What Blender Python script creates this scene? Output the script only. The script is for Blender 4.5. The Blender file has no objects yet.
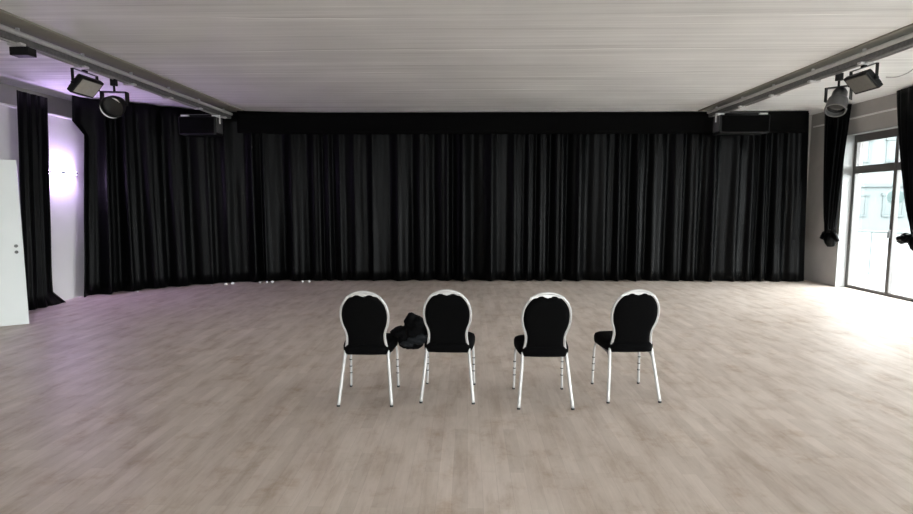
import bpy, bmesh, math, random
from mathutils import Vector, Matrix, noise
PI = math.pi
R = math.radians
S = bpy.context.scene
COL = S.collection
H = 3.44                       # ceiling height
random.seed(7)

# ------------------------------------------------------------------ materials
def mat(name):
    m = bpy.data.materials.new(name); m.use_nodes = True
    nt = m.node_tree; b = nt.nodes['Principled BSDF']
    return m, nt, b
def N(nt, t, **kw):
    n = nt.nodes.new(t)
    for k, v in kw.items(): setattr(n, k, v)
    return n
def L(nt, a, b): nt.links.new(a, b)
def ramp(nt, fac, stops):
    r = N(nt, 'ShaderNodeValToRGB')
    els = r.color_ramp.elements
    while len(els) < len(stops): els.new(0.5)
    for e, (p, c) in zip(els, stops):
        e.position = p; e.color = (*c, 1) if len(c) == 3 else c
    L(nt, fac, r.inputs[0]); return r
def noise_tex(nt, vec, scale, detail=4, rough=.5):
    n = N(nt, 'ShaderNodeTexNoise'); n.inputs['Scale'].default_value = scale
    n.inputs['Detail'].default_value = detail; n.inputs['Roughness'].default_value = rough
    if vec is not None: L(nt, vec, n.inputs['Vector'])
    return n
def mapping(nt, scale=(1,1,1), rot=(0,0,0)):
    tc = N(nt, 'ShaderNodeTexCoord'); mp = N(nt, 'ShaderNodeMapping')
    mp.inputs['Scale'].default_value = scale; mp.inputs['Rotation'].default_value = rot
    L(nt, tc.outputs['Object'], mp.inputs['Vector']); return mp.outputs[0]
def mixc(nt, mode, fac, a, b):
    m = N(nt, 'ShaderNodeMixRGB', blend_type=mode)
    for i, v in ((0, fac), (1, a), (2, b)):
        if isinstance(v, (int, float)): m.inputs[i].default_value = v
        elif isinstance(v, tuple): m.inputs[i].default_value = (*v, 1)
        else: L(nt, v, m.inputs[i])
    return m.outputs[0]
def bump(nt, b, h, strength, dist=.01):
    bp = N(nt, 'ShaderNodeBump'); bp.inputs['Strength'].default_value = strength
    bp.inputs['Distance'].default_value = dist
    L(nt, h, bp.inputs['Height']); L(nt, bp.outputs[0], b.inputs['Normal'])

def plain(name, c, rough=.5, metal=0, spec=.5, var=.06, scale=30):
    m, nt, b = mat(name)
    n = noise_tex(nt, mapping(nt), scale, 3)
    r = ramp(nt, n.outputs[0], [(.3, tuple(v*(1-var) for v in c)), (.7, tuple(min(1, v*(1+var)) for v in c))])
    L(nt, r.outputs[0], b.inputs['Base Color'])
    b.inputs['Roughness'].default_value = rough; b.inputs['Metallic'].default_value = metal
    b.inputs['Specular IOR Level'].default_value = spec
    return m
def fabric(name, c, sheen=.0, scale=900, var=.15, spec=.15, rough=.85):
    m, nt, b = mat(name)
    v = mapping(nt)
    n = noise_tex(nt, v, scale, 2); n2 = noise_tex(nt, v, 6, 3)
    r = ramp(nt, n2.outputs[0], [(.3, tuple(x*(1-var) for x in c)), (.7, tuple(x*(1+var) for x in c))])
    L(nt, r.outputs[0], b.inputs['Base Color'])
    b.inputs['Roughness'].default_value = rough; b.inputs['Specular IOR Level'].default_value = spec
    b.inputs['Sheen Weight'].default_value = sheen; b.inputs['Sheen Roughness'].default_value = .4
    bump(nt, b, n.outputs[0], .15, .002)
    return m
def emit(name, c, s):
    m = bpy.data.materials.new(name); m.use_nodes = True; nt = m.node_tree; nt.nodes.clear()
    e = N(nt, 'ShaderNodeEmission'); e.inputs[0].default_value = (*c, 1); e.inputs[1].default_value = s
    o = N(nt, 'ShaderNodeOutputMaterial'); L(nt, e.outputs[0], o.inputs[0]); return m

def floor_mat():
    m, nt, b = mat('worn oak parquet')
    v = mapping(nt, rot=(0, 0, PI/2))
    br = N(nt, 'ShaderNodeTexBrick'); L(nt, v, br.inputs['Vector'])
    br.offset = .37; br.offset_frequency = 2
    br.inputs['Scale'].default_value = 1
    br.inputs['Brick Width'].default_value = .62; br.inputs['Row Height'].default_value = .085
    br.inputs['Mortar Size'].default_value = .0012; br.inputs['Mortar Smooth'].default_value = .4
    br.inputs['Color1'].default_value = (.63, .552, .492, 1); br.inputs['Color2'].default_value = (.545, .472, .414, 1)
    br.inputs['Mortar'].default_value = (.49, .42, .37, 1)
    u = mapping(nt)
    big = noise_tex(nt, u, .55, 4, .6)
    c = mixc(nt, 'MULTIPLY', 1, br.outputs[0], ramp(nt, big.outputs[0], [(.3, (.90, .89, .88)), (.7, (1.04, 1.04, 1.04))]).outputs[0])
    st = noise_tex(nt, mapping(nt, (3.2, .8, 1)), 2.2, 5, .65)          # scuffed wear along the boards
    c = mixc(nt, 'MULTIPLY', 1, c, ramp(nt, st.outputs[0], [(.34, (.82, .78, .74)), (.5, (1, 1, 1)), (.72, (1.12, 1.13, 1.14))]).outputs[0])
    sm = noise_tex(nt, u, 3.2, 6, .7)
    c = mixc(nt, 'MULTIPLY', 1, c, ramp(nt, sm.outputs[0], [(.32, (.84, .775, .71)), (.46, (1, 1, 1)), (1, (1.02, 1.02, 1.02))]).outputs[0])
    gr = noise_tex(nt, mapping(nt, (60, 4, 1)), 1, 3)
    c = mixc(nt, 'MULTIPLY', .5, c, ramp(nt, gr.outputs[0], [(.3, (.92, .91, .9)), (.7, (1.05, 1.05, 1.05))]).outputs[0])
    L(nt, c, b.inputs['Base Color'])
    rr = ramp(nt, sm.outputs[0], [(.3, (.54, .54, .54)), (.7, (.40, .40, .40))])
    L(nt, rr.outputs[0], b.inputs['Roughness'])
    b.inputs['Specular IOR Level'].default_value = .45
    bump(nt, b, st.outputs[0], .12, .004)
    return m
def ceiling_mat():
    m, nt, b = mat('painted board-marked concrete')
    tc = N(nt, 'ShaderNodeTexCoord')
    wob = noise_tex(nt, mapping(nt, (.5, .5, 1)), 1.1, 4)
    sep = N(nt, 'ShaderNodeSeparateXYZ'); L(nt, tc.outputs['Object'], sep.inputs[0])
    a = N(nt, 'ShaderNodeMath', operation='MULTIPLY_ADD'); L(nt, wob.outputs[0], a.inputs[0]); a.inputs[1].default_value = .22
    L(nt, sep.outputs['Y'], a.inputs[2])
    d = N(nt, 'ShaderNodeMath', operation='DIVIDE'); L(nt, a.outputs[0], d.inputs[0]); d.inputs[1].default_value = 1.13
    fr = N(nt, 'ShaderNodeMath', operation='FRACT'); L(nt, d.outputs[0], fr.inputs[0])
    joint = ramp(nt, fr.outputs[0], [(0, (1.3, 1.3, 1.3)), (.016, (1.3, 1.3, 1.3)), (.03, (1, 1, 1)), (.955, (1, 1, 1)), (.985, (.87, .87, .87))])
    fine = noise_tex(nt, mapping(nt, (.22, 13, 1)), 1, 5, .6)
    fine2 = noise_tex(nt, mapping(nt, (.8, 48, 1)), 1, 3, .6)
    c = ramp(nt, fine.outputs[0], [(.25, (.60, .605, .60)), (.42, (.79, .80, .795)), (.58, (.84, .85, .845)), (.72, (.97, .98, .975))]).outputs[0]
    c = mixc(nt, 'MULTIPLY', .6, c, ramp(nt, fine2.outputs[0], [(.3, (.9, .9, .9)), (.7, (1.03, 1.03, 1.03))]).outputs[0])
    br = noise_tex(nt, mapping(nt, (.45, .7, 1)), 1, 3)
    brk = ramp(nt, br.outputs[0], [(.38, (0, 0, 0)), (.52, (1, 1, 1))])
    c = mixc(nt, 'MULTIPLY', brk.outputs[0], c, joint.outputs[0])
    pat = noise_tex(nt, mapping(nt, (1, 1, 1)), .7, 3)
    c = mixc(nt, 'MULTIPLY', 1, c, ramp(nt, pat.outputs[0], [(.3, (.92, .92, .92)), (.7, (1.05, 1.05, 1.05))]).outputs[0])
    L(nt, c, b.inputs['Base Color'])
    b.inputs['Roughness'].default_value = .6; b.inputs['Specular IOR Level'].default_value = .3
    h = mixc(nt, 'ADD', .6, fine.outputs[0], joint.outputs[0])
    bump(nt, b, h, .35, .012)
    return m
def glass_mat():
    m = bpy.data.materials.new('window glass'); m.use_nodes = True; nt = m.node_tree; nt.nodes.clear()
    t = N(nt, 'ShaderNodeBsdfTransparent'); t.inputs[0].default_value = (.95, .96, .955, 1)
    g = N(nt, 'ShaderNodeBsdfGlossy'); g.inputs['Roughness'].default_value = .02
    mx = N(nt, 'ShaderNodeMixShader'); mx.inputs[0].default_value = .05
    L(nt, t.outputs[0], mx.inputs[1]); L(nt, g.outputs[0], mx.inputs[2])
    o = N(nt, 'ShaderNodeOutputMaterial'); L(nt, mx.outputs[0], o.inputs[0]); return m

M = dict(
    floor=floor_mat(), ceiling=ceiling_mat(), glass=glass_mat(),
    wall=plain('grey plaster', (.43, .415, .40), .75, spec=.25, var=.05, scale=3),
    lining=plain('white wall lining', (.64, .635, .635), .6, spec=.3, var=.03, scale=2),
    white=plain('white paint', (.82, .82, .81), .45, var=.02),
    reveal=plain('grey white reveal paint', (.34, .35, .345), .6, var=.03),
    olive=plain('olive grey soffit paint and rail shadow', (.29, .28, .24), .7, spec=.2, var=.07, scale=4),
    door=plain('pale mint door laminate', (.76, .80, .79), .4, var=.02, scale=2),
    velvet=fabric('black stage molton', (.0013, .0014, .0015), .0, spec=.085, rough=.42),
    band=fabric('black band cloth', (.002, .002, .002), .0, spec=.05),
    chairfab=fabric('black chair upholstery', (.002, .002, .0022), .0, spec=.06),
    jacket=fabric('black jacket cloth', (.002, .002, .0023), .0, scale=400, spec=.08),
    lining_cloth=fabric('dark blue grey lining cloth', (.006, .0075, .010), .0, scale=400, spec=.3),
    silver=plain('silver lacquered tube', (.58, .58, .575), .38, .25, var=.02),
    rubber=plain('dark rubber', (.03, .03, .03), .7),
    alu=plain('aluminium rail', (.62, .62, .62), .45, .35, var=.05),
    darkrail=plain('dark grey rail channel', (.13, .13, .13), .55, .2, var=.2),
    blackmetal=plain('black powder coat', (.004, .004, .0045), .45, spec=.3, var=.1),
    greymetal=plain('dark grey lamp housing', (.10, .10, .10), .4, .3, var=.1),
    lens=plain('unlit floodlight glass', (.42, .41, .36), .25, var=.05),
    darklens=plain('grey floodlight glass', (.17, .165, .15), .25, var=.05),
    spotlens=plain('dark lamp lens', (.02, .02, .02), .12),
    frame=plain('grey window frame', (.13, .125, .12), .45, .1, var=.04),
    cable=plain('grey cable sheath', (.32, .32, .31), .6),
    facade=plain('pale rendered facade', (.060, .070, .070), .85, var=.04, scale=.6),
    facade_trim=plain('facade moulding', (.045, .057, .057), .8, var=.04),
    farglass=plain('far window pane', (.028, .038, .038), .3),
    pave=plain('pale paving', (.07, .075, .075), .8, var=.05, scale=2),
    signplate=plain('teal sign plate', (.036, .058, .056), .5),
    matte=plain('matte white', (.85, .85, .85), .7),
    lampglow=emit('lit violet white diffuser', (.70, .50, 1.0), 30),
)

# ------------------------------------------------------------------ mesh helpers
def box(bm, x0, x1, y0, y1, z0, z1, bev=0, mtx=None, seg=2):
    vs = [bm.verts.new((x, y, z)) for x in (x0, x1) for y in (y0, y1) for z in (z0, z1)]
    F = [(0,1,3,2), (4,6,7,5), (0,4,5,1), (2,3,7,6), (0,2,6,4), (1,5,7,3)]
    fs = [bm.faces.new([vs[i] for i in f]) for f in F]
    geom = vs
    if bev:
        es = list({e for f in fs for e in f.edges})
        r = bmesh.ops.bevel(bm, geom=es, offset=bev, segments=seg, affect='EDGES', profile=.5)
        geom = list({v for f in r['faces'] for v in f.verts} | {v for v in vs if v.is_valid})
    if mtx is not None: bmesh.ops.transform(bm, matrix=mtx, verts=geom)
    return geom
def catmull(pts, n=6, closed=False):
    P = [Vector(p) for p in pts]; out = []
    m = len(P)
    for i in range(m if closed else m-1):
        g = (lambda k: P[k % m]) if closed else (lambda k: P[max(0, min(m-1, k))])
        a, b, c, d = g(i-1), g(i), g(i+1), g(i+2)
        for k in range(n):
            t = k/n
            out.append(.5*((2*b)+(c-a)*t+(2*a-5*b+4*c-d)*t*t+(3*b-a-3*c+d)*t**3))
    if not closed: out.append(P[-1])
    return out
def tube(bm, pts, r, n=10, closed=False, cap=True):
    P = [Vector(p) for p in pts]; m = len(P); rings = []
    t0 = (P[1]-P[0]).normalized()
    up = Vector((0, 0, 1)) if abs(t0.z) < .9 else Vector((0, 1, 0))
    nrm = (up - t0*up.dot(t0)).normalized()
    for i, p in enumerate(P):
        if closed: t = (P[(i+1) % m]-P[i-1]).normalized()
        else: t = (P[min(m-1, i+1)]-P[max(0, i-1)]).normalized()
        nrm = (nrm - t*nrm.dot(t)).normalized(); bn = t.cross(nrm)
        rr = r(i/(m-1)) if callable(r) else r
        rings.append([bm.verts.new(p+(nrm*math.cos(a)+bn*math.sin(a))*rr) for a in [2*PI*k/n for k in range(n)]])
    for i in range(m if closed else m-1):
        A, B = rings[i], rings[(i+1) % m]
        for k in range(n): bm.faces.new((A[k], A[(k+1) % n], B[(k+1) % n], B[k]))
    if cap and not closed:
        bm.faces.new(rings[0][::-1]); bm.faces.new(rings[-1])
def lathe(bm, prof, n=24, mtx=None):
    """prof: (radius, z) along local z"""
    rings = []; vs = []
    for r, z in prof:
        if r < 1e-6: rg = [bm.verts.new((0, 0, z))]
        else: rg = [bm.verts.new((r*math.cos(2*PI*k/n), r*math.sin(2*PI*k/n), z)) for k in range(n)]
        rings.append(rg); vs += rg
    for A, B in zip(rings, rings[1:]):
        for k in range(n):
            a = (A[k % len(A)], A[(k+1) % len(A)], B[(k+1) % len(B)], B[k % len(B)])
            q = []
            for v in a:
                if v not in q: q.append(v)
            if len(q) > 2: bm.faces.new(q)
    if mtx is not None: bmesh.ops.transform(bm, matrix=mtx, verts=vs)
def aim(p, d, roll=0):
    """matrix taking local +z to direction d at p"""
    q = Vector(d).to_track_quat('Z', 'Y')
    return Matrix.Translation(p) @ q.to_matrix().to_4x4() @ Matrix.Rotation(roll, 4, 'Z')
def obj(name, bm, m, parent=None, smooth=False, world=True):
    bmesh.ops.recalc_face_normals(bm, faces=bm.faces)
    me = bpy.data.meshes.new(name); bm.to_mesh(me); bm.free()
    if smooth:
        for p in me.polygons: p.use_smooth = True
        if smooth != 'all': me.set_sharp_from_angle(angle=R(40))
    me.materials.append(M[m] if isinstance(m, str) else m)
    o = bpy.data.objects.new(name, me); COL.objects.link(o)
    if parent: o.parent = parent
    return o
def tag(o, label=None, cat=None, group=None, kind=None):
    if label: o['label'] = label
    if cat: o['category'] = cat
    if group: o['group'] = group
    if kind: o['kind'] = kind
    return o
def empty(name, loc=(0,0,0), rz=0):
    o = bpy.data.objects.new(name, None); COL.objects.link(o)
    o.location = loc; o.rotation_euler = (0, 0, rz); o.empty_display_size = .1; return o
def struct(name, bm, m, label=None, parent=None, smooth=False):
    o = obj(name, bm, m, parent, smooth)
    if not parent: o['kind'] = 'structure'
    if label: o['label'] = label; o['category'] = name.split('_')[0]
    return o
def B(): return bmesh.new()

# ------------------------------------------------------------------ room shell
XL, XR, YB, YF = -7.12, 7.14, 11.6, -8.0
LIN = -6.72                                     # face of the white wall lining
b = B(); box(b, XL-.3, XR+.35, YF-.3, YB+.3, -.12, 0); struct('floor', b, 'floor', 'worn pale oak parquet floor with scuffed blotches')
b = B(); box(b, XL-.3, XR+.35, YF-.3, YB+.3, H, H+.2); struct('ceiling', b, 'ceiling', 'off-white painted concrete ceiling with board marks')
b = B(); box(b, XL-.3, XR+.35, YB, YB+.3, 0, H); struct('wall_back', b, 'wall', 'grey back wall hidden behind the long black curtain')

DY0, DY1, DZ = 5.36, 6.42, 2.2                  # doorway in the left wall
b = B()
for y0, y1, z0, z1 in ((YF-.3, DY0, 0, H), (DY1, YB, 0, H), (DY0, DY1, DZ, H)): box(b, XL-.3, XL, y0, y1, z0, z1)
box(b, XL-.34, XL-.3, DY0-.2, DY1+.2, 0, DZ+.2)
struct('wall_left', b, 'wall', 'grey plaster left wall seen above the white lining')
b = B()
for y0, y1, z0, z1 in ((YF, DY0, 0, 3.02), (DY1, 11.3, 0, 3.02), (DY0, DY1, DZ, 3.02)): box(b, XL, LIN, y0, y1, z0, z1)
struct('trim_1', b, 'lining', 'white lining standing proud of the left wall behind the lit lamp')
b = B(); box(b, XL+.1, LIN+.025, YF, 11.3, 3.02, 3.05, .004); struct('trim_2', b, 'white', 'thin white ledge along the top of the left wall lining')

# windows in the right wall: (y0, y1, z0, z1)
WZ0, WZ1 = 0.0, 2.90
WINS = [(8.44, 10.54), (5.6, 7.7), (2.9, 5.0)]  # first is in view; the later ones are unseen, added for daylight
b = B()
ys = [YF-.3]
for y0, y1 in sorted(WINS): ys += [y0, y1]
ys.append(YB)
for i in range(0, len(ys), 2): box(b, XR, XR+.35, ys[i], ys[i+1], 0, H)
for y0, y1 in WINS: box(b, XR, XR+.35, y0, y1, WZ1, H)
struct('wall_right', b, 'wall', 'grey plaster right wall around the tall windows')
b = B(); box(b, XR-.03, XR, YF, YB-.1, 3.165, 3.195, .004); struct('trim_3', b, 'white', 'thin white rail high along the right wall')
# front wall, behind the camera, with a wide unseen window added to light the room
FW = [(1.0, 6.9)]
b = B()
xs = [XL-.3, FW[0][0], FW[0][1], XR+.35]
for i in range(0, 4, 2): box(b, xs[i], xs[i+1], YF-.3, YF, 0, H)
for x0, x1 in FW:
    box(b, x0, x1, YF-.3, YF, 0, .3); box(b, x0, x1, YF-.3, YF, 3.2, H)
struct('wall_front', b, 'wall', 'grey wall behind the viewpoint with one added wide window')

def window(n, y0, y1, label):
    root = empty(f'window_{n}', (7.34, (y0+y1)/2, 0)); tag(root, label, 'window', kind='structure')  # windows after the first are unseen, added for daylight
    w = (y1-y0)/2; f = B(); X0, X1 = -.035, .035
    box(f, X0, X1, -w, -w+.085, 0, WZ1, .006); box(f, X0, X1, w-.085, w, 0, WZ1, .006)
    box(f, X0, X1, -w+.085, w-.085, 0, .06, .006); box(f, X0, X1, -w+.085, w-.085, WZ1-.15, WZ1, .006)
    box(f, X0, X1, -.04, .04, .06, WZ1-.085, .006)
    for s in (-1, 1):
        a, c = (.04, w-.085) if s > 0 else (-w+.085, -.04)
        box(f, X0, X1, a, c, 2.17, 2.31, .006)
    obj('window_frame', f, 'frame', root)
    for a, c in ((.04, w-.085), (-w+.085, -.04)):
        for z0, z1 in ((.06, 2.17), (2.31, WZ1-.15)):
            g = B(); box(g, -.004, .004, a-.002, c+.002, z0-.002, z1+.002); obj('glass_pane', g, 'glass', root)
    g = B(); box(g, -.065, -.034, -.013, .013, 1.02, 1.16, .004); tube(g, [(-.06, 0, 1.12), (-.085, 0, 1.12), (-.085, 0, 1.0)], .009)
    obj('window_handle', g, 'greymetal', root, True)
    return root
LBL = ['tall grey framed window door with transom beyond the tied-up curtains', 'unseen grey framed window door added for daylight nearer the viewpoint', 'unseen grey framed window door added for daylight abreast of the viewpoint']
for i, (y0, y1) in enumerate(WINS): window(i+1, y0, y1, LBL[i])
for i, (x0, x1) in enumerate(FW):
    root = empty(f'window_{4+i}', ((x0+x1)/2, YF-.15, 0))  # unseen window, added to light the room
    tag(root, 'unseen wide window added behind the viewpoint to light the room', 'window', kind='structure')
    w = (x1-x0)/2; f = B()
    box(f, -w, w, -.04, .04, .3, .37, .005); box(f, -w, w, -.04, .04, 3.13, 3.2, .005)
    for k in range(6):
        x = -w+.04+(2*w-.08)*k/5; box(f, x-.04, x+.04, -.04, .04, .37, 3.13, .005)
    obj('window_frame', f, 'frame', root)
    for k in range(5):
        xa = -w+.08+(2*w-.08)*k/5; g = B(); box(g, xa-.002, xa+(2*w-.08)/5-.078, -.004, .004, .368, 3.132); obj('glass_pane', g, 'glass', root)
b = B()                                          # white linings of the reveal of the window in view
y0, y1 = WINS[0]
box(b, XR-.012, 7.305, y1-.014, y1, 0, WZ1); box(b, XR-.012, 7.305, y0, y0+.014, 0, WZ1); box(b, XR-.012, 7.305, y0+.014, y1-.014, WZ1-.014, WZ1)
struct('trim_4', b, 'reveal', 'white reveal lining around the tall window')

b = B(); box(b, XR+.35, XR+1.4, YF, 11.4, 3.0, 3.14, .01); struct('roof_added_canopy', b, 'pave', 'unseen shallow canopy added above the right windows to block sky light')  # unseen canopy, added to block steep sky light near the windows
# olive soffit strip at the left rail; right strip paints the rail's soft shadow
b = B(); box(b, -4.92, -4.43, YF, 11.0, H-.02, H); struct('trim_5', b, 'olive', 'olive grey strip on the ceiling above the left lighting rail')
b = B(); box(b, 4.54, 4.95, YF, 11.0, H-.02, H); struct('trim_shadow_7', b, 'olive', 'olive grey strip painting the soft shadow above the right lighting rail')

# open door leaf and its frame
b = B(); box(b, XL, LIN+.02, DY1, DY1+.06, 0, DZ+.06, .004); box(b, XL, LIN+.02, DY0-.06, DY0, 0, DZ+.06, .004); box(b, XL, LIN+.02, DY0, DY1, DZ, DZ+.06, .004)
struct('trim_6', b, 'white', 'white frame of the open doorway in the left wall')
root = empty('door_1', (LIN+.05, 6.40, 0), math.atan2(6.94-6.40, -5.835-(LIN+.05)))
tag(root, 'pale mint door leaf standing open at the left', 'door', kind='structure')
dl = math.hypot(6.94-6.40, -5.835-(LIN+.05))
b = B(); box(b, 0, dl, 0, .042, .012, 2.165, .003); obj('door_leaf', b, 'door', root)
for z in (1.055, .975):
    b = B(); lathe(b, [(0, .004), (.019, .004), (.021, 0), (.021, -.006)], 20, aim((dl-.07, -.001, z), (0, -1, 0)))
    lathe(b, [(0, .006), (.008, .006), (.008, .003)], 12, aim((dl-.07, -.001, z), (0, -1, 0))); obj('lock_rosette', b, 'greymetal', root, True)
for z in (.3, 1.1, 1.9):
    b = B(); tube(b, [(-.01, .02, z-.05), (-.01, .02, z+.05)], .011); obj('hinge', b, 'alu', root, True)

# ------------------------------------------------------------------ curtains
def sample_path(pts, step):
    P = catmull([(*p, 0) for p in pts], 24)
    d = [0]
    for a, c in zip(P, P[1:]): d.append(d[-1]+(c-a).length)
    n = max(8, int(d[-1]/step)); out = []; j = 0
    for i in range(n+1):
        s = d[-1]*i/n
        while j < len(d)-2 and d[j+1] < s: j += 1
        t = (s-d[j])/max(1e-9, d[j+1]-d[j]); p = P[j].lerp(P[j+1], t); tg = (P[j+1]-P[j]).normalized()
        out.append((s, p, Vector((tg.y, -tg.x, 0))))
    return out, d[-1]
def curtain_mesh(pts, z0, z1, amp, wl, seed, step=.022, rows=16, shape=None, top=.45, hem=0.0):
    """hanging cloth along a ground path; folds of irregular width and depth; shape(p, s, len, z) may move a point"""
    rnd = random.Random(seed)
    cols, ln = sample_path(pts, step)
    ph = []; a = 0; w = wl; k = []
    knots = [0]; amps = [rnd.uniform(.4, 1)]
    while knots[-1] < ln+wl: knots.append(knots[-1]+wl*rnd.uniform(.55, 1.6)); amps.append(rnd.uniform(.35, 1.15))
    bm = B(); grid = []
    for s, p, nr in cols:
        i = max(j for j in range(len(knots)-1) if knots[j] <= s)
        u = (s-knots[i])/(knots[i+1]-knots[i]); A = amps[i]*(1-u)+amps[i+1]*u
        fold = A*(math.cos(2*PI*u)*.72+.28*math.cos(4*PI*u+i))
        col = []
        for r in range(rows+1):
            t = r/rows; z = z1+(z0-z1)*t
            g = top+(1-top)*t**.8
            sway = .03*noise.noise(Vector((s*1.3, z*.7, seed)))*t
            small = .010*noise.noise(Vector((s*9, z*1.2, seed+5)))
            q = p+nr*(fold*amp*g+sway+small)
            q = Vector((q.x, q.y, z))
            if r == rows and hem: q.z += hem*(noise.noise(Vector((s*2.2, 1, seed)))+.2)
            if q.z < .006 and z0 < .02: q.z = .006
            if shape: q = shape(q, s, ln, t)
            col.append(bm.verts.new(q))
        grid.append(col)
    for A, C in zip(grid, grid[1:]):
        for r in range(rows): bm.faces.new((A[r], A[r+1], C[r+1], C[r]))
    return bm
def cloth_obj(name, bm, m, th=.005, parent=None):
    o = obj(name, bm, m, parent, 'all')
    sd = o.modifiers.new('thickness', 'SOLIDIFY'); sd.thickness = th; sd.offset = 0
    return o
path = [(-6.62, 9.0), (-6.30, 9.5), (-6.0, 9.84), (-5.54, 10.33), (-4.9, 10.72), (-4.2, 10.98), (-3.3, 11.10), (-1.5, 11.15), (1, 11.18), (3.5, 11.22), (5.5, 11.2), (6.4, 11.16), (6.86, 11.12)]
def corner(q, s, ln, t):
    if s < .45:                                  # the top corner flap reaches further along the side wall
        f = (1-s/.45)*max(0, 1-max(0, (t-.15)/.03))
        q = q+Vector((-.06, -.20, 0))*f
    if s > ln-1.2:                                 # hangs flatter in the right corner
        f = (s-(ln-1.2))/1.2
        q.y = q.y*(1-.5*f)+(11.16)*.5*f
        q.x += (.11*t-.06)*f
    if s < 1: q.y += .36*(1-t)*(1-s)
    q.x = max(q.x, LIN+.03) if q.z < 3.06 else max(q.x, XL+.05)
    return q
o = cloth_obj('stage_curtain', curtain_mesh(path, .012, 3.415, .15, .38, 11, shape=corner, hem=.012), 'velvet')
tag(o, 'long black pleated stage curtain covering the whole far end of the hall', 'curtain')
vb = [(-4.55, 10.76), (-3.3, 10.98), (-1.5, 11.03), (1, 11.05), (3.5, 11.08), (5.5, 11.06), (6.70, 11.0)]  # flat dark cloth band in front of the top folds
o = cloth_obj('curtain_top_band', curtain_mesh(vb, 3.0, 3.425, .006, .9, 4, step=.08, rows=5, top=1), 'band')
tag(o, 'flat black band across the top of the long stage curtain', 'valance')

def trail(q, s, ln, t):
    q.y -= .19*t
    if t > .93:
        f = ((t-.93)/.07)**1.6
        q = q+Vector((.02, .0, 0))*f
        if s > ln*.55: q = q+Vector((.04, .20, 0))*f*((s-ln*.55)/(ln*.45))
    return q
o = cloth_obj('side_curtain', curtain_mesh([(-6.58, 7.92), (-6.575, 8.2), (-6.57, 8.5)], .012, 3.25, .045, .15, 3, step=.012, shape=trail), 'velvet')
tag(o, 'narrow black floor-length curtain between open door and lit wall lamp', 'curtain')

def tied_curtain(cx, cy, w_top, w_mid, z_knot, seed, label, dx=0):
    root = empty('tied_curtain', (cx, cy, 0)); tag(root, label, 'curtain', 'knotted black curtains at the window')
    n = 96; rows = 26; bm = B(); grid = []
    rnd = random.Random(seed); nf = 6; phs = rnd.uniform(0, 6)
    for r in range(rows+1):
        t = r/rows; z = (H-.03)+(z_knot-(H-.03))*t
        w = (w_top+(w_mid-w_top)*(t/.75))/2 if t < .75 else (w_mid+(w_mid*.62-w_mid)*((t-.75)/.25))/2
        dp = .055+.02*t
        ring = []
        for k in range(n):
            a = 2*PI*k/n
            f = 1+.16*math.sin(nf*a*2+phs+1.2*math.sin(a*3))*(1 if t < .9 else .5)+.06*math.sin(17*a+phs*2)
            ring.append(bm.verts.new((math.cos(a)*dp*f+.02*math.sin(3*t+seed), math.sin(a)*w*f-(.05*t*t)*dx, z)))
        grid.append(ring)
    for A, C in zip(grid, grid[1:]):
        for k in range(n): bm.faces.new((A[k], A[(k+1) % n], C[(k+1) % n], C[k]))
    bm.faces.new(grid[0]); bm.faces.new(grid[-1][::-1])
    obj('drape', bm, 'velvet', root, 'all')
    # the knot: twisted gathered cloth with a hanging tail
    kb = B(); P = []
    for k in range(40):
        a = 2*PI*k/20*1.0
        P.append((math.cos(a)*.07, math.sin(a)*.115, z_knot-.05+.03*math.sin(a*1.5)-.05*k/40))
    tube(kb, catmull(P, 2), lambda u: .042+.016*math.sin(u*21), 12)
    lathe(kb, [(0, -.27), (.05, -.255), (.095, -.2), (.12, -.12), (.105, -.04), (.06, .02), (0, .03)], 20, Matrix.Translation((0, -.05*dx, z_knot)))
    for f in (-1, 1):
        tube(kb, catmull([(0, .03*f, z_knot-.06), (-.03, .12*f, z_knot-.03), (-.02, .19*f, z_knot-.07+.03*f), (0, .15*f, z_knot-.15)], 5), lambda u: .055-.02*u, 10)
    for v in kb.verts:
        if abs(v.co.y) < .35 and v.index < 0: v.co.y -= .05*dx
        d = noise.noise_vector(v.co*14+Vector((seed, 0, 0)))*.022; v.co += d
    obj('knot', kb, 'velvet', root, 'all')
    return root
tied_curtain(6.93, 10.53, .66, .36, 1.05, 2, 'black curtain knotted above the floor at the far edge of window', 1.6)
tied_curtain(6.93, 8.64, .74, .44, 1.12, 5, 'black curtain knotted above the floor on the near side of window', 4)

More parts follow.
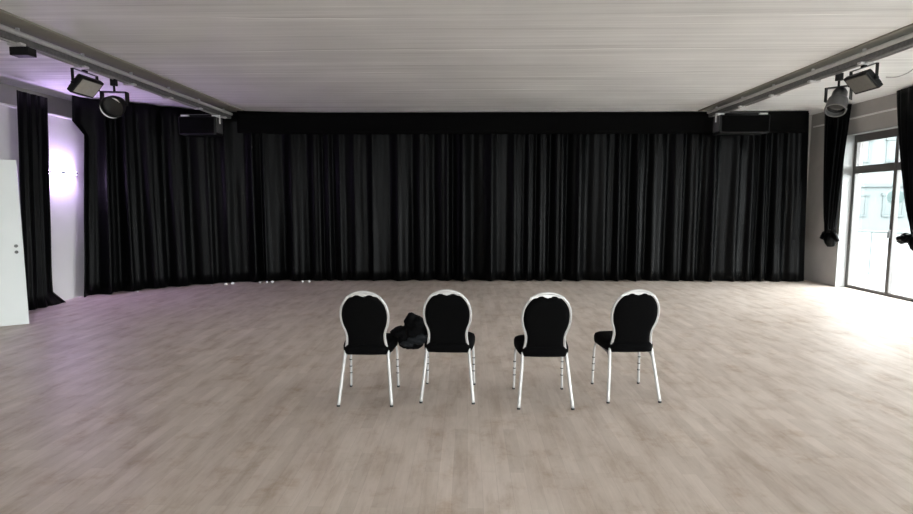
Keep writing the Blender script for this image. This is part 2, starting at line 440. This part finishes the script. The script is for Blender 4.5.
# ------------------------------------------------------------------ chairs
def yb(z): return -.235+.115*min(1, z/.42) if z < .42 else -.12-.13*((z-.42)/.5)**1.1
FR = [(.172, .42), (.158, .48), (.151, .55), (.160, .60), (.179, .655), (.187, .73), (.172, .807), (.126, .876), (.066, .912), (0, .923)]
fr = FR + [(-x, z) for x, z in FR[-2::-1]]
def make_chair():
    root = empty('banquet_chair')
    b = B(); tube(b, catmull([(x, yb(z), z) for x, z in fr], 6), .0112, 12)
    bf = obj('back_frame', b, 'silver', root, 'all')
    # grip plate closing the crest of the frame above the notch in the pad
    b = B(); up = []; lo = []
    for k in range(13):
        u = -1+2*k/12; x = .135*u
        zt = .921-.036*u*u; zl = zt-.011-.017*(1-u*u)-.009*max(0, 1-abs(x)/.03)
        for y in (-.008, .008):
            up.append(b.verts.new((x, yb(.9)+y, zt))); lo.append(b.verts.new((x, yb(.9)+y, zl)))
    for k in range(12):
        i = 2*k
        b.faces.new((up[i], up[i+2], lo[i+2], lo[i])); b.faces.new((up[i+1], lo[i+1], lo[i+3], up[i+3]))
        b.faces.new((up[i], up[i+1], up[i+3], up[i+2])); b.faces.new((lo[i], lo[i+2], lo[i+3], lo[i+1]))
    b.faces.new((up[0], lo[0], lo[1], up[1])); b.faces.new((up[24], up[25], lo[25], lo[24]))
    obj('crest_grip', b, 'silver', bf)
    # upholstered back, domed on both faces
    OUT = [(.04, .412), (.135, .415), (.143, .47), (.141, .545), (.151, .60), (.171, .655), (.179, .73), (.164, .803), (.120, .866), (.076, .896), (.042, .901), (.020, .894), (0, .890)]
    ol = catmull([(x, 0, z) for x, z in OUT+[(-x, z) for x, z in OUT[-2::-1]]], 4, True)
    b = B(); cz = .66; layers = []
    def lay(sc, dy, dome):
        rr = []
        for p in ol:
            x, z = p.x*sc, cz+(p.z-cz)*sc
            rr.append(b.verts.new((x, yb(max(z, .43))+dy, z)))
        return rr
    seq = [(.0, -.026), (.45, -.0255), (.8, -.022), (.95, -.016), (1.0, -.006), (1.0, .008), (.95, .03), (.8, .042), (.45, .048), (.0, .049)]
    for sc, dy in seq:
        layers.append([b.verts.new((0, yb(cz)+dy, cz))] if sc == 0 else lay(sc, dy, 0))
    m = len(ol)
    for A, C in zip(layers, layers[1:]):
        for k in range(m):
            q = []
            for v in (A[k % len(A)], A[(k+1) % len(A)], C[(k+1) % len(C)], C[k % len(C)]):
                if v not in q: q.append(v)
            b.faces.new(q)
    obj('backrest', b, 'chairfab', root, 'all')
    # seat: rounded, wider in front
    b = B(); n = 64; layers = []
    def seat_ring(sc, z):
        rr = []
        for k in range(n):
            a = 2*PI*k/n; e = .42
            cx = math.copysign(abs(math.cos(a))**e, math.cos(a)); sy = math.copysign(abs(math.sin(a))**e, math.sin(a))
            y = .045+.215*sy*sc
            w = .207+.022*(y/.26)
            rr.append(b.verts.new((cx*w*sc, y, z)))
        return rr
    for sc, z in ((.90, .396), (.985, .402), (1.0, .425), (1.0, .452), (.97, .472), (.88, .484), (.6, .491), (.3, .493)): layers.append(seat_ring(sc, z))
    for A, C in zip(layers, layers[1:]):
        for k in range(n): b.faces.new((A[k], A[(k+1) % n], C[(k+1) % n], C[k]))
    b.faces.new(layers[0][::-1]); b.faces.new(layers[-1])
    obj('seat', b, 'chairfab', root, 'all')
    for s in (-1, 1):
        b = B(); tube(b, catmull([(.172*s, yb(.425), .425), (.180*s, yb(.33), .33), (.196*s, yb(.16), .16), (.211*s, yb(.012), .012)], 5), .0125, 12)
        lg = obj('leg', b, 'silver', root, 'all')
        b = B(); tube(b, [(.2115*s, -.2345, .0), (.211*s, -.2325, .014)], .0138, 12); tag(obj('foot_cap', b, 'rubber', lg, True), 'dark rubber foot cap')
        b = B(); tube(b, catmull([(.208*s, .235, .012), (.205*s, .229, .16), (.201*s, .222, .31), (.196*s, .208, .37), (.190*s, .165, .39), (.182*s, .04, .388), (.174*s, -.09, .375), (.178*s, -.138, .345)], 5), .0105, 12)
        lg = obj('leg', b, 'silver', root, 'all')
        b = B(); tube(b, [(.2085*s, .2355, .0), (.208*s, .2347, .014)], .0125, 12); tag(obj('foot_cap', b, 'rubber', lg, True), 'dark rubber foot cap')
        for z in (.13, .19, .25):
            b = B(); tube(b, [(.2045*s, .2295-(z-.16)*.05, z-.004), (.2045*s, .2295-(z-.16)*.05, z+.004)], .0125, 12); tag(obj('stacking_buffer', b, 'rubber', lg, True), 'small dark stacking buffer')
    b = B(); box(b, -.165, .165, -.10, .20, .383, .397, .004); tag(obj('seat_board', b, 'blackmetal', root), 'black board under the seat')
    return root
def copy_tree(o, parent=None):
    c = o.copy(); COL.objects.link(c)
    if parent: c.parent = parent
    for ch in list(o.children): copy_tree(ch, c)
    return c
chair = make_chair()
for i, (x, y, a, lab) in enumerate([
        (-.815, 4.365, .4, 'black banquet chair on white tube frame, left end of the row, jacket beside it'),
        (-.158, 4.445, -1.8, 'black banquet chair on white tube frame, with dark jacket heaped on its seat'),
        (.610, 4.335, .3, 'black banquet chair on white tube frame, just right of the middle gap'),
        (1.332, 4.490, 3.0, 'black banquet chair on white tube frame, right end of row, turned slightly left')]):
    o = chair if i == 0 else copy_tree(chair)
    o.location = (x, y, 0); o.rotation_euler = (0, 0, R(a))
    tag(o, lab, 'chair', 'black banquet chairs in a row')

# jacket heaped across the two left seats
def blob(bm, c, r, rot=(0, 0, 0)):
    from mathutils import Euler
    mt = Matrix.Translation(c) @ Euler([R(v) for v in rot]).to_matrix().to_4x4() @ Matrix.Diagonal((*r, 1))
    bmesh.ops.create_icosphere(bm, subdivisions=3, radius=1, matrix=mt)
def heap(name, parts, m, vox, amp, sc, parent=None):
    bm = B()
    for p in parts: blob(bm, *p)
    o = obj(name, bm, m, parent, 'all')
    rm = o.modifiers.new('remesh', 'REMESH'); rm.mode = 'VOXEL'; rm.voxel_size = vox; rm.use_smooth_shade = True
    sm = o.modifiers.new('smooth', 'SMOOTH'); sm.factor = .6; sm.iterations = 4
    tx = bpy.data.textures.new(name+'_creases', 'CLOUDS'); tx.noise_scale = sc; tx.noise_depth = 3
    d = o.modifiers.new('creases', 'DISPLACE'); d.texture = tx; d.strength = amp; d.mid_level = .5
    return o
j = heap('jacket', [
    ((-.44, 4.47, .535), (.11, .12, .07)), ((-.485, 4.46, .61), (.05, .06, .085), (0, 12, 0)), ((-.42, 4.47, .60), (.09, .08, .06), (0, 30, 0)),
    ((-.30, 4.50, .545), (.13, .13, .055)), ((-.57, 4.46, .535), (.085, .09, .035), (0, -12, 0)), ((-.505, 4.46, .435), (.078, .10, .05)), ((-.435, 4.46, .435), (.060, .10, .05)), ((-.60, 4.45, .525), (.045, .08, .028), (0, 10, 0)), ((-.455, 4.46, .50), (.075, .11, .08)), ((-.53, 4.45, .50), (.05, .09, .05)), ((-.545, 4.44, .46), (.042, .07, .055)),
    ((-.16, 4.50, .53), (.12, .12, .035))], 'jacket', .009, .03, .05)
tag(j, 'crumpled black jacket heaped between the two leftmost chairs', 'jacket')
s1 = heap('sleeve', [((-.43, 4.365, .475), (.075, .03, .028), (0, 14, 8)), ((-.37, 4.37, .50), (.06, .03, .03), (0, 20, -6)), ((-.50, 4.375, .445), (.06, .03, .026), (0, 4, 0))], 'lining_cloth', .006, .018, .03, j)
tag(s1, 'dark blue grey sleeve')

# ------------------------------------------------------------------ lighting rails
def rail(x, s, label):
    root = empty('lighting_rail', (x, 0, H-.06)); tag(root, label, 'lighting rail', 'ceiling lighting rails')
    y0, y1 = YF+.3, 10.72
    b = B(); tube(b, [(0, y0, -.028), (0, y1, -.028)], .026, 12); obj('rail_tube', b, 'alu', root, True)
    b = B(); box(b, *sorted((.01*s, .12*s)), y0, y1, -.115, -.055, .003); obj('channel', b, 'darkrail', root)
    b = B(); box(b, *sorted((.12*s, .132*s)), y0, y1, -.117, -.04, .002); obj('edge_strip', b, 'alu', root)
    b = B(); tube(b, [(.045*s, y0+.1+k*.4, -.122+.008*math.sin(k*1.7)) for k in range(int((y1-y0-.2)/.4)+1)], .010, 8)
    obj('cable', b, 'cable', root, 'all')
    b = B(); tube(b, [((.085+.012*math.sin(k*1.1))*s, y0+.1+k*.4, -.122+.006*math.sin(k*2.3+1)) for k in range(int((y1-y0-.2)/.4)+1)], .008, 8)
    obj('cable', b, 'cable', root, 'all')
    for k in range(12):
        y = y1-.25-k*.95
        b = B(); box(b, *sorted((-.005*s, .14*s)), y-.035, y+.035, -.137, -.112, .003); box(b, *sorted((.03*s, .06*s)), y-.012, y+.012, -.112, .06); obj('clamp_bar', b, 'alu', root)
    return root
rl = rail(-4.64, -1, 'lighting rail under the ceiling on the left, beside the olive strip')
rr = rail(4.62, 1, 'lighting rail under the ceiling on the right, on the window side')

def floodlight(p, tilt, rz, label, glass, w=.40, h=.25):
    """p: top of the yoke at the rail; glass faces down towards the hall"""
    root = empty('floodlight', p, rz); tag(root, label, 'floodlight', 'floodlights on the rails')
    b = B(); d = -.172
    for s in (-1, 1): box(b, s*(w/2+.018)-.004, s*(w/2+.018)+.004, -.018, .018, d-.01, 0, .001)
    box(b, -w/2-.022, w/2+.022, -.018, .018, -.006, .0, .001)
    box(b, -.03, .03, -.02, .02, 0, .0225, .002)
    obj('yoke', b, 'blackmetal', root)
    mt = Matrix.Translation((0, 0, d)) @ Matrix.Rotation(tilt, 4, 'X')
    b = B(); box(b, -w/2, w/2, -h/2, h/2, -.035, .03, .01, mt)
    for k in range(9):
        x = -w/2+.04+k*(w-.08)/8; box(b, x-.004, x+.004, -h/2+.03, h/2-.03, .03, .055, 0, mt)
    hb = obj('housing', b, 'blackmetal', root)
    b = B(); box(b, -w/2+.028, w/2-.028, -h/2+.028, h/2-.028, -.041, -.033, 0, mt); obj('glass_front', b, glass, hb)
    for s in (-1, 1):
        b = B(); lathe(b, [(0, .014), (.018, .014), (.02, 0), (.02, -.006)], 12, aim((s*(w/2+.022), 0, d), (s, 0, 0))); obj('tilt_knob', b, 'blackmetal', root, True)
    return root
def spotlight(p, direction, label, body, r=.125, ln=.27, arcs=((165, 285), (30, 75))):
    root = empty('spotlight', p); tag(root, label, 'spotlight', 'round spotlights on the rails')
    b = B(); box(b, -.035, .035, -.03, .03, -.07, .0225, .004); tube(b, [(0, 0, -.05), (0, 0, -.15)], .014); obj('clamp', b, 'blackmetal', root)
    d = Vector(direction).normalized(); side = d.cross(Vector((0, 0, 1))).normalized()
    c = Vector((0, 0, -.325)); mt = aim(c, d)
    b = B()
    for s in (-1, 1):
        q = [c+side*s*(r+.02), Vector((0, 0, -.15))+side*s*(r+.02)]
        fwd = side.cross(Vector((0, 0, 1)))
        for off in (-1,):
            v = [b.verts.new(q[a]+fwd*u*.05+side*e*.006) for a in (0, 1) for u in (-1, 1) for e in (-1, 1)]
            for f in ((0,1,3,2), (4,6,7,5), (0,4,5,1), (2,3,7,6), (0,2,6,4), (1,5,7,3)): b.faces.new([v[i] for i in f])
    v = [b.verts.new(Vector((0, 0, -.15+z))+side*s*(r+.026)+fwd*u*.05) for s in (-1, 1) for u in (-1, 1) for z in (-.004, .004)]
    for f in ((0,1,3,2), (4,6,7,5), (0,4,5,1), (2,3,7,6), (0,2,6,4), (1,5,7,3)): b.faces.new([v[i] for i in f])
    obj('yoke', b, 'blackmetal', root)
    b = B(); lathe(b, [(0, -ln*.55), (r*.55, -ln*.54), (r*.72, -ln*.42), (r*.78, -ln*.1), (r*.95, -ln*.05), (r, ln*.05), (r, ln*.45), (r*.9, ln*.45), (r*.88, ln*.3), (0, ln*.3)], 32, mt)
    h = obj('lamp_body', b, body, root, True)
    b = B(); lathe(b, [(0, ln*.36), (r*.5, ln*.35), (r*.87, ln*.315)], 32, mt); obj('lens', b, 'spotlens', h, 'all')
    b = B(); lathe(b, [(r*1.0, ln*.40), (r*1.06, ln*.40), (r*1.06, ln*.47), (r*.93, ln*.47), (r*.93, ln*.40)], 32, mt); obj('front_ring', b, 'blackmetal' if body == 'blackmetal' else body, h, True)
    if body == 'blackmetal':
        for a0, a1 in arcs:  # pale arcs paint the shiny reflections along the front ring
            b = B(); tube(b, [mt @ Vector((r*1.0*math.cos(R(a0+(a1-a0)*k/16)), r*1.0*math.sin(R(a0+(a1-a0)*k/16)), ln*.475)) for k in range(17)], lambda u: .010*math.sin(PI*min(max(u, .05), .95)), 8)
            tag(obj('rim_glint', b, 'white', h, 'all'), 'pale arc painting a glint on the front ring')
    return root
floodlight((-4.79, 6.84, H-.2), R(-48), R(90), 'black floodlight with pale glass on the left rail', 'lens')
floodlight((4.765, 6.80, H-.2), R(-48), R(-90), 'black floodlight with grey glass on the right rail, window side', 'darklens')
spotlight((-4.735, 7.31, H-.2), (.16, -.88, -.38), 'black round spotlight with painted rim glints on the left rail', 'blackmetal', .135)
spotlight((4.745, 7.20, H-.2), (-.42, -.40, -.80), 'dark grey cylindrical spotlight on the right rail', 'greymetal', .115, .34)

def loudspeaker(p, w, label, rz=0):
    root = empty('loudspeaker', p, rz); tag(root, label, 'loudspeaker', 'loudspeakers at the far ends of the rails')
    h, d = .36, .30
    b = B(); box(b, -w/2, w/2, -d/2, d/2, -h-.01, -.045, .015); cab = obj('cabinet', b, 'blackmetal', root)
    b = B(); box(b, -w/2+.025, w/2-.025, -d/2-.012, -d/2+.002, -h+.01, -.065, .004); obj('front_grille', b, 'band', cab)
    for s in (-1, 1):
        b = B(); box(b, s*(w/2+.006)-.006, s*(w/2+.006)+.006, -d/2+.03, d/2-.03, -h+.03, -.06, .004); tag(obj('end_plate', b, 'greymetal', cab), 'dark grey end plate')
        b = B(); box(b, s*(w/2-.06)-.06, s*(w/2-.06)+.06, -.03, .03, -.045, .0, .003); box(b, s*(w/2+.018)-.004, s*(w/2+.018)+.004, -.02, .02, -.16, 0, .002)
        tag(obj('bracket', b, 'white', root), 'white hanging bracket')
    b = B(); box(b, -w/2-.02, w/2+.02, -.018, .018, .0, .012, .002); obj('hanger_bar', b, 'darkrail', root)
    return root
loudspeaker((-4.93, 10.05, H-.21), .68, 'black loudspeaker hanging at the far end of the left rail')
loudspeaker((4.93, 10.05, H-.21), .88, 'black loudspeaker hanging at the far end of the right rail')

b = B(); box(b, -.10, .10, -.06, .06, -.085, 0, .006); box(b, -.04, .04, -.04, .04, -.004, .0225)
o = obj('junction_box', b, 'blackmetal'); o.location = (-4.71, 5.80, H-.2); tag(o, 'small black junction box under the near part of left rail', 'junction box')
b = B(); tube(b, catmull([(5.12, 6.40, H-.001), (5.14, 6.42, 3.28), (5.10, 6.48, 3.14), (5.02, 6.58, 3.08), (4.93, 6.66, 3.09)], 8), .006, 8)
o = obj('power_cable', b, 'cable', None, 'all'); tag(o, 'thin grey cable looping from ceiling to the right floodlight', 'cable')

# wall lamp
root = empty('wall_lamp', (LIN, 8.82, 2.115)); tag(root, 'lit violet white wall lamp on the white lining at the left', 'wall lamp')
b = B(); box(b, 0, .03, -.06, .06, -.05, .05, .004); obj('back_plate', b, 'white', root)
b = B(); box(b, .03, .11, -.28, .28, -.020, .014, .004); obj('housing', b, 'greymetal', root)
for z in (-.032, .012):
    b = B(); box(b, .036, .100, -.26, .26, z, z+.014, .003); obj('diffuser', b, 'lampglow', root)

# white specks at the hem of the curtain, modelled as small lumps
for i, (x, y, r, lab) in enumerate([
        (-6.02, 9.66, .018, 'lone white speck at the hem of the curtain near the left corner'),
        (-5.02, 10.42, .016, 'tiny white speck just left of the bright pair at the hem'),
        (-4.80, 10.56, .034, 'left speck of the bright white pair at the curtain hem'),
        (-4.69, 10.62, .042, 'larger right speck of the bright white pair at the curtain hem'),
        (-4.22, 10.82, .026, 'flat left speck of three white specks at the curtain hem'),
        (-4.09, 10.86, .030, 'middle speck of three white specks at the curtain hem'),
        (-3.99, 10.88, .032, 'right speck of three white specks at the curtain hem'),
        (-3.38, 10.93, .032, 'left speck of the white pair farthest along the curtain hem'),
        (-3.25, 10.94, .036, 'right speck of the white pair farthest along the curtain hem')]):
    b = B(); bmesh.ops.create_icosphere(b, subdivisions=2, radius=r*.85)
    for v in b.verts: v.co = v.co*(1+.45*noise.noise(v.co*40+Vector((i*3, 0, 0)))); v.co.z = v.co.z*.75
    zm = min(v.co.z for v in b.verts)
    o = obj('white_speck', b, 'matte'); o.location = (x, y-.05, -zm); tag(o, lab, 'paper scrap', 'white specks along the curtain hem')

# ------------------------------------------------------------------ outside
b = B(); box(b, XR+.35, 80, -40, 90, -.3, -.04); struct('street', b, 'pave', 'pale paved street outside the window')
def far_building(loc, rz, label, n, rows, sp, name='apartment_building', z_first=1.0, w=.9, hh=1.15):
    root = empty(name, loc, rz); tag(root, label, 'building')
    W = n*sp+.8; HH = rows*3.4+1.4
    b = B(); box(b, 0, W, 0, 9, 0, HH); obj('wall', b, 'facade', root)
    b = B()
    for r in range(rows+1): box(b, -.1, W+.1, -.14, 0, r*3.4+3.1-.4, r*3.4+3.1-.18, .02)
    obj('cornice', b, 'facade_trim', root)
    b = B(); box(b, -.3, W+.3, -.5, 9.3, HH, HH+.35, .05); obj('roof', b, 'facade_trim', root)
    for r in range(rows):
        for k in range(n):
            x = .9+k*sp; z = z_first+r*3.4
            f = B(); box(f, x-.12, x+w+.12, -.10, 0, z-.16, z-.02, .01); box(f, x-.12, x, -.07, 0, z-.02, z+hh, .01); box(f, x+w, x+w+.12, -.07, 0, z-.02, z+hh, .01); box(f, x-.2, x+w+.2, -.14, 0, z+hh, z+hh+.16, .01)
            box(f, x+w/2-.04, x+w/2+.04, -.05, 0, z, z+hh, 0); box(f, x, x+w, -.05, 0, z+hh*.66, z+hh*.66+.07, 0)
            wo = obj('window', f, 'facade_trim', root)
            g = B(); box(g, x, x+w, -.03, 0, z, z+hh); obj('pane', g, 'farglass', wo)
    return root
far_building((21.5, 36.0, -.04), R(-18), 'pale apartment building with rows of windows seen through the tall window', 9, 3, 1.95)
root = empty('street_sign', (9.45, 12.25, -.04)); tag(root, 'plain teal sign on a slim post outside the tall window', 'street sign')
b = B(); tube(b, [(0, 0, 0), (0, 0, 2.0)], .025); obj('post', b, 'facade_trim', root, True)
b = B(); lathe(b, [(0, .012), (.16, .012), (.165, 0), (.16, -.012), (0, -.012)], 24, aim((0, -.04, 1.80), (-.55, -.8, 0))); obj('sign_plate', b, 'signplate', root, True)
root = empty('railing', (9.0, 12.3, -.04)); tag(root, 'thin metal railing outside the tall window', 'railing')
b = B(); tube(b, [(-.4, 1.6, 1.0), (2.6, -3.2, 1.0)], .02); obj('handrail', b, 'facade_trim', root, True)
for k in range(5):
    x, y = -.4+3.0*k/4, 1.6-4.8*k/4
    b = B(); tube(b, [(x, y, 0), (x, y, 1.0)], .015); obj('post', b, 'facade_trim', root, True)

# ------------------------------------------------------------------ light: overcast daylight through the windows
w = bpy.data.worlds.new('overcast sky'); S.world = w; w.use_nodes = True
bg = w.node_tree.nodes['Background']; bg.inputs[0].default_value = (.95, .98, 1.0, 1); bg.inputs[1].default_value = 4.5
def portal(name, loc, rot, sx, sy):
    l = bpy.data.lights.new(name, 'AREA'); l.shape = 'RECTANGLE'; l.size = sx; l.size_y = sy; l.cycles.is_portal = True
    o = bpy.data.objects.new(name, l); COL.objects.link(o); o.location = loc; o.rotation_euler = rot
for y0, y1 in WINS: portal('window_portal', (XR+.33, (y0+y1)/2, WZ1/2), (0, R(90), 0), WZ1, y1-y0)
for x0, x1 in FW: portal('window_portal', ((x0+x1)/2, YF-.28, 1.75), (R(90), 0, 0), x1-x0, 2.9)

# ------------------------------------------------------------------ camera
cd = bpy.data.cameras.new('camera'); cam = bpy.data.objects.new('camera', cd); COL.objects.link(cam)
cam.location = (0, 0, 1.60); cam.rotation_euler = (R(90-5.6055), 0, R(1.2142))
cd.sensor_width = 36; cd.lens = 540/913*36; cd.clip_start = .05; cd.clip_end = 500
S.camera = cam
S.view_settings.view_transform = 'Standard'; S.view_settings.look = 'None'; S.view_settings.gamma = 1
S.view_settings.exposure = 2.68
S.cycles.max_bounces = 12; S.cycles.diffuse_bounces = 6; S.cycles.transparent_max_bounces = 12
S.cycles.sample_clamp_indirect = 6
